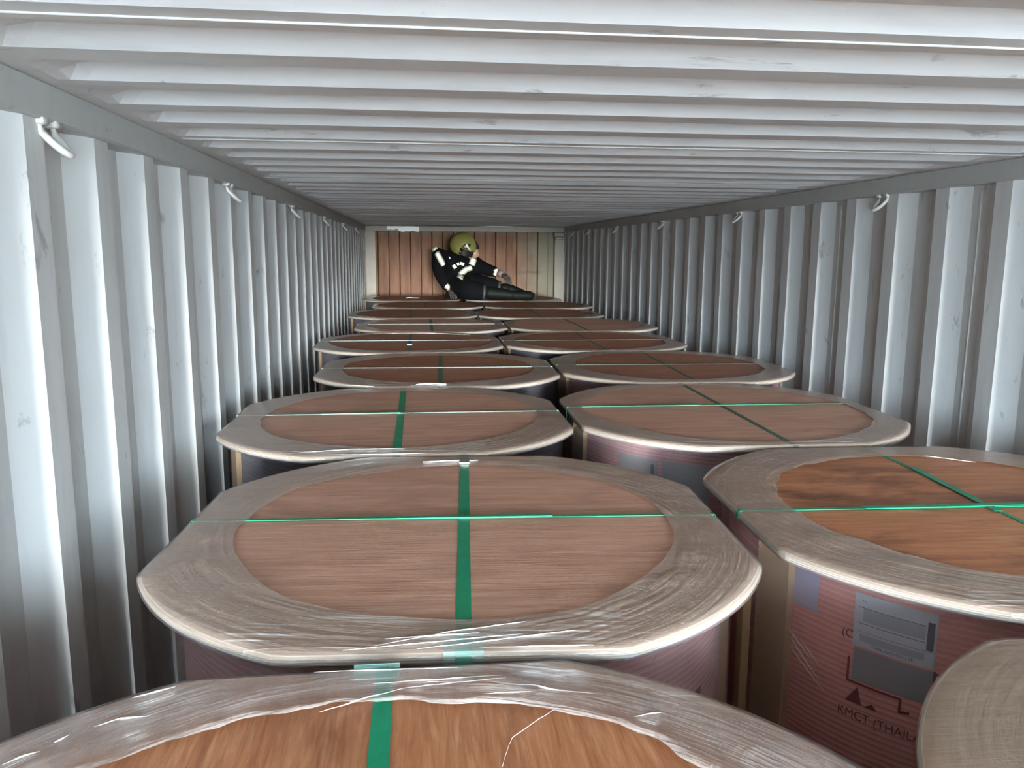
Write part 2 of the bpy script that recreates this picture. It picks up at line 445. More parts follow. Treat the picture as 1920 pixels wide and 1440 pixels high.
def base_mesh():
    bm = bmesh.new()
    for x in (-.38, 0, .38): box(bm, x - .05, x + .05, -.42, .42, .0, .125)
    for y in (-.36, -.12, .12, .36): box(bm, -.46, .46, y - .055, y + .055, .125, .145)
    me = bpy.data.meshes.new('pallet'); bm.to_mesh(me); bm.free(); me.materials.append(M['batten']); return me
PAL = base_mesh()
def batten_mesh():
    bm = bmesh.new()
    z0, z1 = .15, ZT - TL - .001; n = 5; wdt = .088
    for k in range(n):
        pass
    box(bm, RB - .004, RB + .0115, -wdt / 2, wdt / 2, z0, z1, bevel=.0015)
    me = bpy.data.meshes.new('batten'); bm.to_mesh(me); bm.free(); me.materials.append(M['batten']); return me
BAT = batten_mesh()

def film_top(seed, mat, ri0, ragged, lump, parent, hull=True):
    rnd = Vector((seed * 7.3, seed * 3.1, 0)); vs, fs = [], []; n = 216
    gs = [0, .04, .1, .2, .35, .5, .66, .8, .92]
    for j, g in enumerate(gs):
        for k in range(n):
            th = 2 * pi * k / n; c, s = cos(th), sin(th)
            ri = ri0 + .022 * noise.noise(Vector((c * 1.6, s * 1.6, seed))) + ragged * (noise.noise(Vector((c * 7, s * 7, seed + 9))) + .5 * noise.noise(Vector((c * 24, s * 24, seed + 4))))
            ro = outline(th, -.002); r = ri + (ro - ri) * g
            h = .0032 + lump * max(0, (1 - abs(g - .3) * 1.8)) * (.5 + noise.noise(Vector((c * 5, s * 5, r * 24 + seed)))) ** 2
            if lump > .004:     # a rolled, crumpled lip along the inner edge
                h += .006 * math.exp(-((g - .06) / .05) ** 2) * (.6 + noise.noise(Vector((c * 11, s * 11, seed + 2))))
            vs.append((r * c, r * s, ZT + max(.0022, h)))
    low = [(.0015, -.0005), (.0022, -.005), (.0022, -TL), (-.02, -TL - .006)]
    for g, dz in low:
        for k in range(n):
            th = 2 * pi * k / n; r = outline(th, g)
            if dz < -TL - .001: r = RB + .0155 + (r - RB - .0155) * .3
            vs.append((r * cos(th), r * sin(th), ZT + dz))
    for z, t in ((ZT - .06, .02), (ZT - .13, 0), (ZT - .3, 0), (.9, 0), (.2, 0)):
        for k in range(n):
            th = 2 * pi * k / n; r = RB + .0155 + (outline(th) - RB - .0155) * t + .0015 * noise.noise(Vector((cos(th) * 8, sin(th) * 8, z * 6 + seed)))
            vs.append((r * cos(th), r * sin(th), z))
    R = len(gs) + len(low) + 5; fi = []
    for i in range(R - 1):
        for k in range(n):
            a = i * n + k; b = i * n + (k + 1) % n; fs.append((a, a + n, b + n, b)); fi.append(0 if i < len(gs) + 1 else 1)
    return mesh_obj('stretch_film', vs, fs, None, parent, True, [mat, M['film_side_red' if seed in (3, 4, 6) else 'film_side']], fi)

def strap_obj(parent, ang, off, width, mat, z=.0004, drop=.35, bow=0.0, half=None, name='strap', twist=0.0):
    """strap laid along direction ang over the lid and down both sides"""
    d = Vector((cos(ang), sin(ang), 0)); q = Vector((-sin(ang), cos(ang), 0)); th = .0011
    L = (HF + .0012) if half is None else half
    path = []
    if half is None:
        path += [(-L, ZT - drop), (-L, ZT - .004)]
    for i in range(9):
        t = -1 + i / 4; path.append((t * (L - .002), ZT + z))
    if half is None:
        path += [(L, ZT - .004), (L, ZT - drop)]
    vs, fs = [], []
    for i, (t, zz) in enumerate(path):
        side = (half is None) and i in (0, 1, len(path) - 1, len(path) - 2)
        o_ = q * (off + bow * (1 - (t / L) ** 2))
        n_ = d * (1 if t > 0 else -1) if side else Vector((0, 0, 1))
        p = d * t + o_ + Vector((0, 0, zz))
        tw = twist * sin(t * 6) * width
        for sx, hh in ((-1, 0), (1, 0), (1, th), (-1, th)):
            vs.append(p + q * (sx * width / 2) + n_ * hh + Vector((0, 0, tw * (sx + 1) / 2 if not side else 0)))
    for i in range(len(path) - 1):
        a = i * 4
        for k in range(4): fs.append((a + k, a + (k + 1) % 4, a + 4 + (k + 1) % 4, a + 4 + k))
    fs.append((0, 3, 2, 1)); b = (len(path) - 1) * 4; fs.append((b, b + 1, b + 2, b + 3))
    return mesh_obj(name, vs, fs, mat, parent)

def patch_on_body(name, az, z, mat, parent, r=RB + .0012, n=10, skew=0.0):
    """curved sheet on the drum side; az in degrees from world x, z absolute"""
    vs, fs = [], []
    for i in range(n + 1):
        a = radians(az[0] + (az[1] - az[0]) * i / n) - parent.rotation_euler.z
        for zz in (z[0] + skew * i / n, z[1] + skew * i / n):
            vs.append((r * cos(a), r * sin(a), zz))
    for i in range(n): fs.append((2 * i, 2 * i + 2, 2 * i + 3, 2 * i + 1))
    o = mesh_obj(name, vs, fs, mat, parent)
    return o
def text_on_body(txt, az0, z0, size, mat, parent, r=RB + .0016, name='printed_text', stretch=1.0):
    cu = bpy.data.curves.new('t', 'FONT'); cu.body = txt; cu.size = size; cu.extrude = 0; cu.offset = 0
    to = bpy.data.objects.new('t', cu); C.objects.link(to)
    dg = bpy.context.evaluated_depsgraph_get(); me0 = to.evaluated_get(dg).to_mesh()
    vs = []
    for v in me0.vertices:
        a = radians(az0) + v.co.x * stretch / r - parent.rotation_euler.z
        vs.append((r * cos(a), r * sin(a), z0 + v.co.y))
    fs = [tuple(p.vertices) for p in me0.polygons]
    to.evaluated_get(dg).to_mesh_clear(); bpy.data.objects.remove(to)
    return mesh_obj(name, vs, fs, mat, parent)

def drum(x, y, rot, wood_k, body_k, label, group, seed, film_m='film', ri=.385, ragged=.004, lump=.002, bat0=190,
         s1=None, s2=None, z=0):
    r = empty('wrapped_drum', (x, y, 0), radians(rot)); tag(r, label, 'drum', group)
    for nm, me in (('lid', LID[wood_k]), ('drum_body', BODY[body_k]), ('pallet', PAL)):
        o = bpy.data.objects.new(nm, me); C.objects.link(o); o.parent = r
    for k in range(4):
        b = bpy.data.objects.new('batten', BAT); C.objects.link(b); b.parent = r
        b.rotation_euler = (0, 0, radians(bat0 + 90 * k - rot))
    film_top(seed, M[film_m], ri, ragged, lump, r)
    for s in (s1, s2):
        if s: strap_obj(r, *s)
    return r
ROW = 'plywood-lidded drums standing in two rows'
g, gd, gl_ = M['strap'], M['strap_dull'], M['strap_light']
h90 = pi / 2
D = {}
D['L0'] = drum(-.60, -9.232, 0, 'wood_orange_y', 'board_grey', 'nearest drum at the bottom edge, bright orange lid under crumpled clear film', ROW, 1, 'film_near', .41, .010, .010, 200, (h90, -.005, .021, g))
D['R0'] = drum(.405, -9.235, 0, 'wood_brown', 'board_mauve', 'drum cut off by the bottom right corner, edge of its brown lid in view', ROW, 2, 'film_clear', .36, .004, .002, 190, (h90, 0, .019, g), (0, 0, .014, g, .0016))
D['L1'] = drum(-.485, -8.228, -3.2, 'wood_pale', 'board_mauve', 'left-hand drum right behind the nearest one, whole pale pink lid with bright green cross straps', ROW, 3, 'film', .392, .002, .0025, 162, (h90, -.012, .021, g), (0, .028, .011, g, .0016))
D['R1'] = drum(.545, -8.226, -2.5, 'wood_orange', 'board_red', 'red-sided drum on the right with white and grey labels under a dark-stained orange lid', ROW, 4, 'film', .385, .008, .002, 193.5, (h90, -.02, .010, g, .0004, .35, .0), (0, -.005, .013, g, .0016, .014))
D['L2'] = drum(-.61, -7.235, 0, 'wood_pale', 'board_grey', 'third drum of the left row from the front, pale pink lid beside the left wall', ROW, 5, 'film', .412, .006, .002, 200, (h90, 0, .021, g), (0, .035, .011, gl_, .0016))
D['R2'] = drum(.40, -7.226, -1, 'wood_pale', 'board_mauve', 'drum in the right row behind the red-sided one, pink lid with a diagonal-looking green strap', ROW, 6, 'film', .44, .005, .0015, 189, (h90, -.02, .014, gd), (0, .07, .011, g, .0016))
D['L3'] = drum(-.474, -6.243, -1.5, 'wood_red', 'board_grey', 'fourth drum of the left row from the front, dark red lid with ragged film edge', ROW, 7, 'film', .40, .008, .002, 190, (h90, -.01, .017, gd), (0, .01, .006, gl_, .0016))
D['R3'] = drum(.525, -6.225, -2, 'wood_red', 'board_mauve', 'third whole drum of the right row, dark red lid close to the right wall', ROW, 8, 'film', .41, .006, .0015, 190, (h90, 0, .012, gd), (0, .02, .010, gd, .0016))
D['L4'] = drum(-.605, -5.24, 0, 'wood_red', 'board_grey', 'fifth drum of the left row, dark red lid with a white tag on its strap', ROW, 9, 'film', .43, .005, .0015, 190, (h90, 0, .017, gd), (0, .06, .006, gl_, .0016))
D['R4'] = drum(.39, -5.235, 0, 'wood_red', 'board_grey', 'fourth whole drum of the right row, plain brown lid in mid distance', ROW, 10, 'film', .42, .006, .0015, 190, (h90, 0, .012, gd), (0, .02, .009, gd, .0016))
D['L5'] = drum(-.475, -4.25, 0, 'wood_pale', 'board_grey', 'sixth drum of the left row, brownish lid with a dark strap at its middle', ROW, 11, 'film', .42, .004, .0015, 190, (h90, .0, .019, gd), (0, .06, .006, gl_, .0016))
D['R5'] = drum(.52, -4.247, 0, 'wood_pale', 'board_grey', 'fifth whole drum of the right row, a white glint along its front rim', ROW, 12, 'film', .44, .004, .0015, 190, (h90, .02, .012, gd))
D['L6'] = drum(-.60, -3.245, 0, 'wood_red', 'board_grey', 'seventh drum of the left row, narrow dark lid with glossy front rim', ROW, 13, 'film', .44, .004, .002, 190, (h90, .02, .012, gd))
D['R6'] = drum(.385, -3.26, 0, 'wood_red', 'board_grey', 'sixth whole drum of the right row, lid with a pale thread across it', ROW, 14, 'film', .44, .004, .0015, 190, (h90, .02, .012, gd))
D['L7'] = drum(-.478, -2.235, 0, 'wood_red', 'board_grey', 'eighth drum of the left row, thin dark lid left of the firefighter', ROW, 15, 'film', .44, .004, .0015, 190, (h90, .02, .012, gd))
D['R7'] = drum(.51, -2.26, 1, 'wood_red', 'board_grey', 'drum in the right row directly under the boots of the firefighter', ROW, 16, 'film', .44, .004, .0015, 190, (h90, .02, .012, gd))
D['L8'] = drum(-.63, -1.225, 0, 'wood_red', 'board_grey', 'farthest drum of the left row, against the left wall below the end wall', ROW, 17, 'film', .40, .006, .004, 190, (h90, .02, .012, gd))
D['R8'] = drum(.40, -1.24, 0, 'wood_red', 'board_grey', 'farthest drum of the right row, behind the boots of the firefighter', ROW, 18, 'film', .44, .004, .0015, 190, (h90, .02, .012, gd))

for k, (x_, y_, t_) in enumerate(((-.48, -10.24, 'left-row drum just behind the camera'), (.53, -10.24, 'right-row drum just behind the camera'), (-.60, -11.24, 'left-row drum just inside the container doors'), (.41, -11.24, 'right-row drum just inside the container doors'))):
    drum(x_, y_, 0, 'wood_pale', 'board_mauve', t_, ROW, 30 + k, 'film', .40, .004, .002, 190, (h90, 0, .019, g), (0, 0, .014, g, .0016))

# strap details: doubled tails, clear tape where straps pass the rim
def rim_tape(par, ang, off, w_, l_):
    bm = bmesh.new(); mt = Matrix.Rotation(ang, 4, 'Z')
    box(bm, HF - l_, HF + .004, off - w_ / 2, off + w_ / 2, ZT + .0042, ZT + .005, mt)
    box(bm, HF + .0035, HF + .0042, off - w_ / 2, off + w_ / 2, ZT - .05, ZT + .005, mt)
    bm_obj('clear_tape', bm, M['protector'], par)
rim_tape(D['L1'], -h90, .012, .050, .032)
rim_tape(D['L0'], h90, .005, .054, .030)
strap_obj(D['L1'], 0.012, .032, .013, g, .003, .3, 0, .20, 'strap_tail').location = (-.02, -.003, 0)
strap_obj(D['R1'], 0.02, .0, .017, g, .003, .3, 0, .19, 'strap_tail').location = (-.05, -.002, 0)
strap_obj(D['R1'], h90 - .035, -.02, .017, g, .0022, .3, 0, .16, 'strap_tail').location = (0, .12, 0)
strap_obj(D['L2'], 0.012, .036, .013, g, .003, .3, 0, .12, 'strap_tail').location = (-.12, 0, 0)
strap_obj(D['R2'], 0.01, .07, .016, g, .003, .3, 0, .11, 'strap_tail').location = (-.16, 0, 0)
def seal(par, x, y, a, mat):
    bm = bmesh.new(); mt = Matrix.Translation((x, y, ZT)) @ Matrix.Rotation(a, 4, 'Z')
    box(bm, -.016, .016, -.0125, .0125, .0015, .0052, mt, bevel=.001); bm_obj('strap_seal', bm, mat, par)
M['seal'] = simple('crimped_steel_seal', (.45, .45, .42), .3, .8)
seal(D['L1'], .012, .43, h90, M['seal']); seal(D['L4'], 0, -.14, h90, M['white'])
# milky wire of rolled film by the seal of the second lid
def whisker(par, pts, r_, nm='film_roll_glint'):
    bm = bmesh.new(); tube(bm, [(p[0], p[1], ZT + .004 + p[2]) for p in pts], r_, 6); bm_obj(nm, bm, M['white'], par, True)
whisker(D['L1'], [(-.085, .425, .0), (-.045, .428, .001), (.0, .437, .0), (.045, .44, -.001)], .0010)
whisker(D['L3'], [(-.08, -.44, .0), (-.04, -.425, .001), (.0, -.43, .001), (.03, -.44, .0)], .0012)  # short film glints put in as a white strand
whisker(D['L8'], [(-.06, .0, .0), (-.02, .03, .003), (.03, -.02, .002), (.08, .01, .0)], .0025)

# film creases, the highlights on them put in as white (drum-local x, y)
M['crease'] = simple('crease_highlight_white', (.93, .95, .97), .12, var=.02, spec=1.0)
CR = {'L1': [[(-0.101, -0.472), (-0.001, -0.436), (0.106, -0.41)], [(-0.139, -0.482), (0.089, -0.447)], [(-0.046, -0.491), (0.033, -0.467), (0.159, -0.44)], [(0.032, -0.498), (0.16, -0.487)], [(0.071, -0.508), (0.176, -0.51)], [(-0.089, -0.454), (0.033, -0.442)]], 'L0': [[(-0.061, 0.395), (-0.017, 0.417), (0.029, 0.435)], [(0.029, 0.435), (0.084, 0.441), (0.146, 0.445)], [(-0.007, 0.448), (0.141, 0.452)], [(0.136, 0.433), (0.175, 0.426), (0.197, 0.413), (0.249, 0.399)], [(-0.29, 0.393), (-0.269, 0.404), (-0.24, 0.406)], [(-0.077, 0.481), (0.092, 0.475)], [(0.116, 0.413), (0.173, 0.413)], [(0.273, 0.352), (0.304, 0.357)], [(-0.353, 0.335), (-0.341, 0.346), (-0.327, 0.353)], [(0.124, 0.282), (0.139, 0.328), (0.205, 0.388)], [(-0.229, 0.465), (-0.269, 0.445)], [(-0.32, 0.367), (-0.31, 0.38)]], 'L2': [[(-0.237, -0.45), (-0.111, -0.424), (0.021, -0.431)], [(-0.131, -0.491), (0.073, -0.484)]], 'L3': [[(-0.098, -0.496), (-0.062, -0.426), (0.017, -0.478)], [(-0.353, -0.435), (-0.232, -0.5)]], 'L4': [[(-0.218, 0.416), (0.095, 0.429), (0.343, 0.322)]], 'R1': [[(0.109, 0.381), (0.199, 0.31)]]}
def crease(par, pts, k):
    P_ = [Vector((p[0], max(-.482, min(.482, p[1])), 0)) for p in pts]; L_ = []
    thin = .4 if par is D['L0'] and k == 9 else 1.0
    for a, b in zip(P_, P_[1:]):
        for i in range(8): L_.append(a.lerp(b, i / 8))
    L_.append(P_[-1]); n = len(L_); bm = bmesh.new()
    pp = [(p.x + .0012 * noise.noise(Vector((p.x * 60, p.y * 60, k))), p.y + .0015 * noise.noise(Vector((p.x * 50, p.y * 50, k + 5))), ZT + .0045) for p in L_]
    rr = [max(.00015, .0011 * thin * sin(pi * (i + .3) / n) * (.45 + 1.1 * abs(noise.noise(Vector((p[0] * 45, p[1] * 45, k * 3.1)))))) for i, p in enumerate(pp)]
    tube(bm, pp, rr, 6); bm_obj('film_crease', bm, M['crease'], par, True)
for key, ls in CR.items():
    for k, l in enumerate(ls): crease(D[key], l, k)

# printed board and labels of the red-sided drum
R1 = D['R1']; zc = 2.38
lab = patch_on_body('shipping_label', (213.2, 228.2), (zc - .903, zc - .812), M['label_white'], R1)
lab['label'] = 'white printed shipping label'
for a0, a1, z0, z1, mt in ((215, 226.3, .858, .836, 'label_pale'), (214.6, 226.4, .892, .880, 'label_pale'), (226.6, 227.8, .874, .828, 'label_dark'), (214.0, 226.3, .8625, .8615, 'label_dark'), (214.0, 226.3, .8355, .8345, 'label_dark'), (214.0, 228, .8765, .8755, 'label_grey')):
    patch_on_body('label_print', (a0, a1), (zc - z0, zc - z1), M[mt], R1, RB + .0018).parent = lab
tx = text_on_body('THAILAND CO.,LTD', 217.0, zc - .8985, .0072, M['label_dark'], R1, RB + .0022); tx.parent = lab
tx = text_on_body('TH', 214.6, zc - .826, .006, M['label_dark'], R1, RB + .0022); tx.parent = lab
lab2 = patch_on_body('grey_label', (213.6, 228.2), (zc - .962, zc - .906), M['label_grey'], R1)
lab2['label'] = 'blank grey label below the white one'
lil = patch_on_body('paper_corner', (198.6, 205.2), (zc - .875, zc - .80), M['label_lilac'], R1); lil['label'] = 'lilac paper strip'
text_on_body('(C', 210.9, zc - .893, .020, M['print'], R1)
text_on_body('KMCT (THAILAND)', 211.2, zc - 1.030, .0215, M['print'], R1, stretch=.92)
def line_on_body(a0, z0, a1, z1, w_=.0042):
    r = RB + .0014; n = 12; vs, fs = [], []
    dl = Vector((radians(a1 - a0) * r, z1 - z0)); nn = Vector((-dl.y, dl.x)).normalized() * w_ / 2
    for i in range(n + 1):
        t = i / n; s = radians(a0 + (a1 - a0) * t) * r; z = zc + z0 + (z1 - z0) * t
        for k in (-1, 1):
            a = (s + nn.x * k) / r - R1.rotation_euler.z; vs.append((r * cos(a), r * sin(a), z + nn.y * k))
    for i in range(n): fs.append((2 * i, 2 * i + 2, 2 * i + 3, 2 * i + 1))
    mesh_obj('printed_line', vs, fs, M['print'], R1)
for q in ((212.8, -.925, 212.8, -.966), (212.6, -.967, 223.0, -.967), (223.0, -.965, 223.0, -.990), (222.8, -.989, 224.8, -.986), (228.4, -.905, 228.4, -.955), (228.4, -.909, 233.5, -.909), (233.3, -.909, 233.3, -.93)):
    line_on_body(*q)
def tri_on_body(pts):
    r = RB + .0014; vs = []
    for a, z in pts: a = radians(a) - R1.rotation_euler.z; vs.append((r * cos(a), r * sin(a), zc + z))
    mesh_obj('printed_mark', vs, [(0, 1, 2)], M['print'], R1)
tri_on_body([(212.6, -1.003), (216.0, -1.003), (215.0, -.972)]); tri_on_body([(216.4, -1.003), (219.0, -1.003), (218.0, -.993)])
bm = bmesh.new(); box(bm, RB + .0175, RB + .034, -.011, .011, .15, ZT - .13, Matrix.Rotation(radians(186.5 + 2.5), 4, 'Z'), bevel=.001)
bm_obj('corner_post', bm, M['batten'], R1)
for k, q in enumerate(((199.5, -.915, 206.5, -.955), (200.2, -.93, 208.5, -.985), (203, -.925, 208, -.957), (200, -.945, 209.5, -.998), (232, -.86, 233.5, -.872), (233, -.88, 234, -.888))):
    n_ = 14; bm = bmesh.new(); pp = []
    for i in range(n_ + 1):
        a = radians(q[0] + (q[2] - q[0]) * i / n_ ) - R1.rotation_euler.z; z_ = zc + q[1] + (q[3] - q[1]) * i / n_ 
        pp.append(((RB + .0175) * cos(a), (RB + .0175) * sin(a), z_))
    tube(bm, pp, [max(.0001, .0007 * sin(pi * (i + .3) / (n_ + 1))) for i in range(n_ + 1)], 6); bm_obj('film_crease', bm, M['crease'], R1, True)  # white strands put in for highlights on the wrapped side
# labels of the drum behind
R2 = D['R2']
for a0, a1, nm in ((213.5, 228.6, 'shipping_label'), (230.2, 246, 'grey_label')):
    patch_on_body(nm, (a0, a1), (zc - .94, zc - .828), M['label_grey'], R2)
patch_on_body('label_print', (226.2, 227.4), (zc - .90, zc - .842), M['label_dark'], R2, RB + .002)
# faint print on the second left drum
patch_on_body('printed_mark', (309, 319), (zc - 1.02, zc - .93), M['print'], D['L1'], RB + .0014)

# ---------------------------------------------------------------- white strip standing in for a light gap at the header
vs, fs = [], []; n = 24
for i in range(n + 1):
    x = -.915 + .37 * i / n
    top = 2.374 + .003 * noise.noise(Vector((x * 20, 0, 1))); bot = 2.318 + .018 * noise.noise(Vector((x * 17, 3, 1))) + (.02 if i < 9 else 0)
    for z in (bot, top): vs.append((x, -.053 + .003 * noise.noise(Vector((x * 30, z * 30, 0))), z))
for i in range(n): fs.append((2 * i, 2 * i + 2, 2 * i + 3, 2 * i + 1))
ts = mesh_obj('light_gap_strip', vs, fs, M['white']); tag(ts, 'bright white strip standing in for a light gap at the header at the top left of the end wall', 'strip')
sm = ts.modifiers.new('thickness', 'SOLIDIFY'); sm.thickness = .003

# ---------------------------------------------------------------- firefighter
pers = empty('person', (-.05, -1.6, ZT)); tag(pers, 'person in black firefighting suit and yellow helmet crouching on the far drums', 'person')
def skin(name, verts, edges, radii, mat, sub=2, root=0, parent=pers):
    me = bpy.data.meshes.new(name); me.from_pydata([Vector(v) for v in verts], edges, []); me.materials.append(mat)
    o = bpy.data.objects.new(name, me); C.objects.link(o)
    sk = o.modifiers.new('skin', 'SKIN'); sk.use_smooth_shade = True
    for i, v in enumerate(me.skin_vertices[0].data):
        r = radii[i]; v.radius = r if isinstance(r, tuple) else (r, r); v.use_root = (i == root)
    ss = o.modifiers.new('sub', 'SUBSURF'); ss.levels = sub; ss.render_levels = sub
    dg = bpy.context.evaluated_depsgraph_get(); me2 = bpy.data.meshes.new_from_object(o.evaluated_get(dg))
    me2.name = name
    o.modifiers.clear(); o.data = me2; me2.shade_smooth()
    if not me2.materials: me2.materials.append(mat)
    o.parent = parent; o.matrix_parent_inverse = Matrix.Translation(-pers.location)
    return o
J = dict(pel=(-.115, -1.50, 1.765), sp=(-.145, -1.46, 1.84), ch=(-.175, -1.40, 1.955), nk=(-.125, -1.40, 2.07), hd=(-.085, -1.41, 2.125),
         ls=(-.335, -1.42, 2.035), le=(-.335, -1.52, 1.86), lw=(-.255, -1.62, 1.715), rs=(-.025, -1.42, 1.99), re=(.125, -1.50, 1.915), rw=(.262, -1.60, 1.872),
         lh=(-.165, -1.56, 1.735), lk=(-.08, -1.86, 1.735), la=(.30, -1.90, 1.668), lt=(.52, -1.88, 1.668),
         rh=(-.03, -1.50, 1.735), rk=(.14, -1.70, 1.765), ra=(.40, -1.72, 1.70), rt=(.47, -1.70, 1.70))
# one continuous body under the clothes
K = ['pel', 'sp', 'ch', 'nk', 'ls', 'le', 'lw', 'rs', 're', 'rw', 'lh', 'lk', 'la', 'rh', 'rk', 'ra', 'lt', 'rt']
rad = [.09, .09, .10, .05, .05, .038, .026, .05, .038, .026, .07, .045, .03, .07, .045, .03, .028, .028]
ix = {k: i for i, k in enumerate(K)}
ed = [('pel', 'sp'), ('sp', 'ch'), ('ch', 'nk'), ('ch', 'ls'), ('ls', 'le'), ('le', 'lw'), ('ch', 'rs'), ('rs', 're'), ('re', 'rw'),
      ('pel', 'lh'), ('lh', 'lk'), ('lk', 'la'), ('pel', 'rh'), ('rh', 'rk'), ('rk', 'ra'), ('la', 'lt'), ('ra', 'rt')]
skin('body', [J[k] for k in K], [(ix[a], ix[b]) for a, b in ed], rad, M['skin'])
# jacket
JV = [J['pel'], J['sp'], J['ch'], (-.145, -1.40, 2.035), (-.355, -1.42, 2.055), (-.355, -1.47, 1.95), J['le'], (-.258, -1.618, 1.722), (-.04, -1.42, 1.99), (.06, -1.46, 1.945), J['re'], (.225, -1.57, 1.888)]
jk = skin('jacket', JV, [(0, 1), (1, 2), (2, 3), (2, 4), (4, 5), (5, 6), (6, 7), (2, 8), (8, 9), (9, 10), (10, 11)],
          [(.155, .14), (.155, .14), (.16, .135), (.10, .085), .098, .084, .070, .055, .082, .074, .066, .054], M['jacket'])
# trousers
TV = [(-.10, -1.50, 1.765), (-.165, -1.58, 1.755), (-.12, -1.72, 1.752), J['lk'], (.12, -1.893, 1.698), (-.03, -1.52, 1.76), (.06, -1.62, 1.77), J['rk'], (.26, -1.712, 1.742)]
tr = skin('trousers', TV, [(0, 1), (1, 2), (2, 3), (3, 4), (0, 5), (5, 6), (6, 7), (7, 8)], [(.14, .12), .12, .112, .105, .070, .125, .11, .09, .066], M['jacket'])
# boots
def boot(shaft_top, ankle, toe, roll):
    a, b, c = Vector(shaft_top), Vector(ankle), Vector(toe); d = (c - b).normalized(); hl = b - d * .055
    o = skin('boot', [a, a.lerp(b, .5), b, b.lerp(c, .5), c, hl + Vector((0, 0, -.006))], [(0, 1), (1, 2), (2, 3), (3, 4), (2, 5)], [.072, .060, .054, .050, .046, .045], M['rubber'])
    bm = bmesh.new(); tube(bm, [hl + roll, b + roll, b.lerp(c, .5) + roll * 1.05, c + roll], [.036, .034, .042, .036], 12)
    s = bm_obj('sole', bm, M['sole'], o, True)
    bm = bmesh.new(); u = (b - a).normalized(); tube(bm, [a - u * .006, a + u * .018], [.074, .073], 20)
    bm_obj('boot_cuff', bm, M['sole'], o, True)
boot((.055, -1.895, 1.708), (.40, -1.90, 1.682), (.555, -1.88, 1.676), Vector((.0, .03, -.012)))
boot((.22, -1.71, 1.74), (.375, -1.73, 1.722), (.47, -1.74, 1.675), Vector((.01, .03, .0)))

# hands: palm and five bent fingers inside dark gloves
def hand(wr, d, up, parent=pers):
    d = Vector(d).normalized(); up = Vector(up).normalized(); sd = d.cross(up).normalized()
    w0 = Vector(wr); vs = [w0, w0 + d * .04, w0 + d * .075]; es = [(0, 1), (1, 2)]; rs = [.026, (.036, .022), (.034, .019)]
    for i, (o_, L) in enumerate(((-.027, .060), (-.009, .070), (.010, .066), (.027, .052))):
        b = len(vs); p = w0 + d * .078 + sd * o_
        vs += [p, p + d * L * .45 - up * .006, p + d * L * .8 - up * .024, p + d * L * .95 - up * .042]; es += [(2, b), (b, b + 1), (b + 1, b + 2), (b + 2, b + 3)]; rs += [.011, .010, .009, .008]
    b = len(vs); p = w0 + d * .028 - sd * .034
    vs += [p, p + d * .03 - sd * .018 - up * .012, p + d * .058 - sd * .016 - up * .024]; es += [(1, b), (b, b + 1), (b + 1, b + 2)]; rs += [.013, .011, .010]
    return skin('glove', vs, es, rs, M['glove'], 1, 1, parent)
hand((.262, -1.60, 1.872), (.45, -.75, -.35), (.1, -.3, 1))
hand((-.258, -1.625, 1.712), (.25, -.75, -.22), (0, -.3, 1))
bm = bmesh.new(); tube(bm, [(.236, -1.578, 1.884), (.256, -1.595, 1.876), (.268, -1.604, 1.87)], [.036, .037, .033], 16); o = bm_obj('cuff', bm, M['cuff'], pers, True)
o.matrix_parent_inverse = Matrix.Translation(-pers.location)

# head with a face turned to the right, helmet over it
hd = Matrix.Translation((-.045, -1.42, 2.10)) @ Matrix.Rotation(radians(-38), 4, 'Z') @ Matrix.Rotation(radians(18), 4, 'Y')   # local +x = face direction
bm = bmesh.new(); bmesh.ops.create_uvsphere(bm, u_segments=32, v_segments=24, radius=1)
for v in bm.verts:
    x, y, z = v.co; c = v.co.copy()
    c.x *= .098; c.y *= .076; c.z *= .118
    if z < 0: c.x *= 1 + .05 * z; c.y *= 1 + .28 * z
    if x > 0:
        nose = math.exp(-((y / .16) ** 2) - ((z + .10) / .22) ** 2) * .026
        chin = math.exp(-((y / .35) ** 2) - ((z + .78) / .2) ** 2) * .016
        brow = math.exp(-((z - .16) / .08) ** 2) * .006
        eye = -math.exp(-(((abs(y) - .34) / .14) ** 2) - ((z - .02) / .09) ** 2) * .010
        lip = math.exp(-((y / .25) ** 2) - ((z + .46) / .05) ** 2) * .007 - math.exp(-((y / .28) ** 2) - ((z + .50) / .025) ** 2) * .004
        c.x += (nose + chin + brow + eye + lip) * max(0, x)
    v.co = c
bmesh.ops.transform(bm, matrix=hd, verts=bm.verts)
head = bm_obj('head', bm, M['skin'], pers, True); head.matrix_parent_inverse = Matrix.Translation(-pers.location)
PI_ = Matrix.Translation(-pers.location)
def add(name, bm, mat, parent, smooth=True):
    o = bm_obj(name, bm, mat, parent, smooth); o.matrix_parent_inverse = PI_ if parent is pers else Matrix(); return o
for s in (-1, 1):
    bm = bmesh.new(); bmesh.ops.create_uvsphere(bm, u_segments=12, v_segments=8, radius=.011, matrix=hd @ Matrix.Translation((.083, s * .027, .003))); add('eye', bm, M['eye'], head)
    bm = bmesh.new(); bmesh.ops.create_uvsphere(bm, u_segments=12, v_segments=8, radius=1, matrix=hd @ Matrix.Translation((-.004, s * .075, -.01)) @ Matrix.Diagonal((.017, .008, .030, 1))); add('ear', bm, M['skin'], head)
bm = bmesh.new(); tube(bm, [hd @ Vector((.092, -.022, -.056)), hd @ Vector((.099, 0, -.057)), hd @ Vector((.092, .022, -.056))], .0045, 8); add('mouth', bm, M['print'], head)
bm = bmesh.new(); bmesh.ops.create_uvsphere(bm, u_segments=24, v_segments=16, radius=1)
bmesh.ops.delete(bm, geom=[v for v in bm.verts if v.co.z < -.45 or (v.co.x > .3 and v.co.z < .35)], context='VERTS')
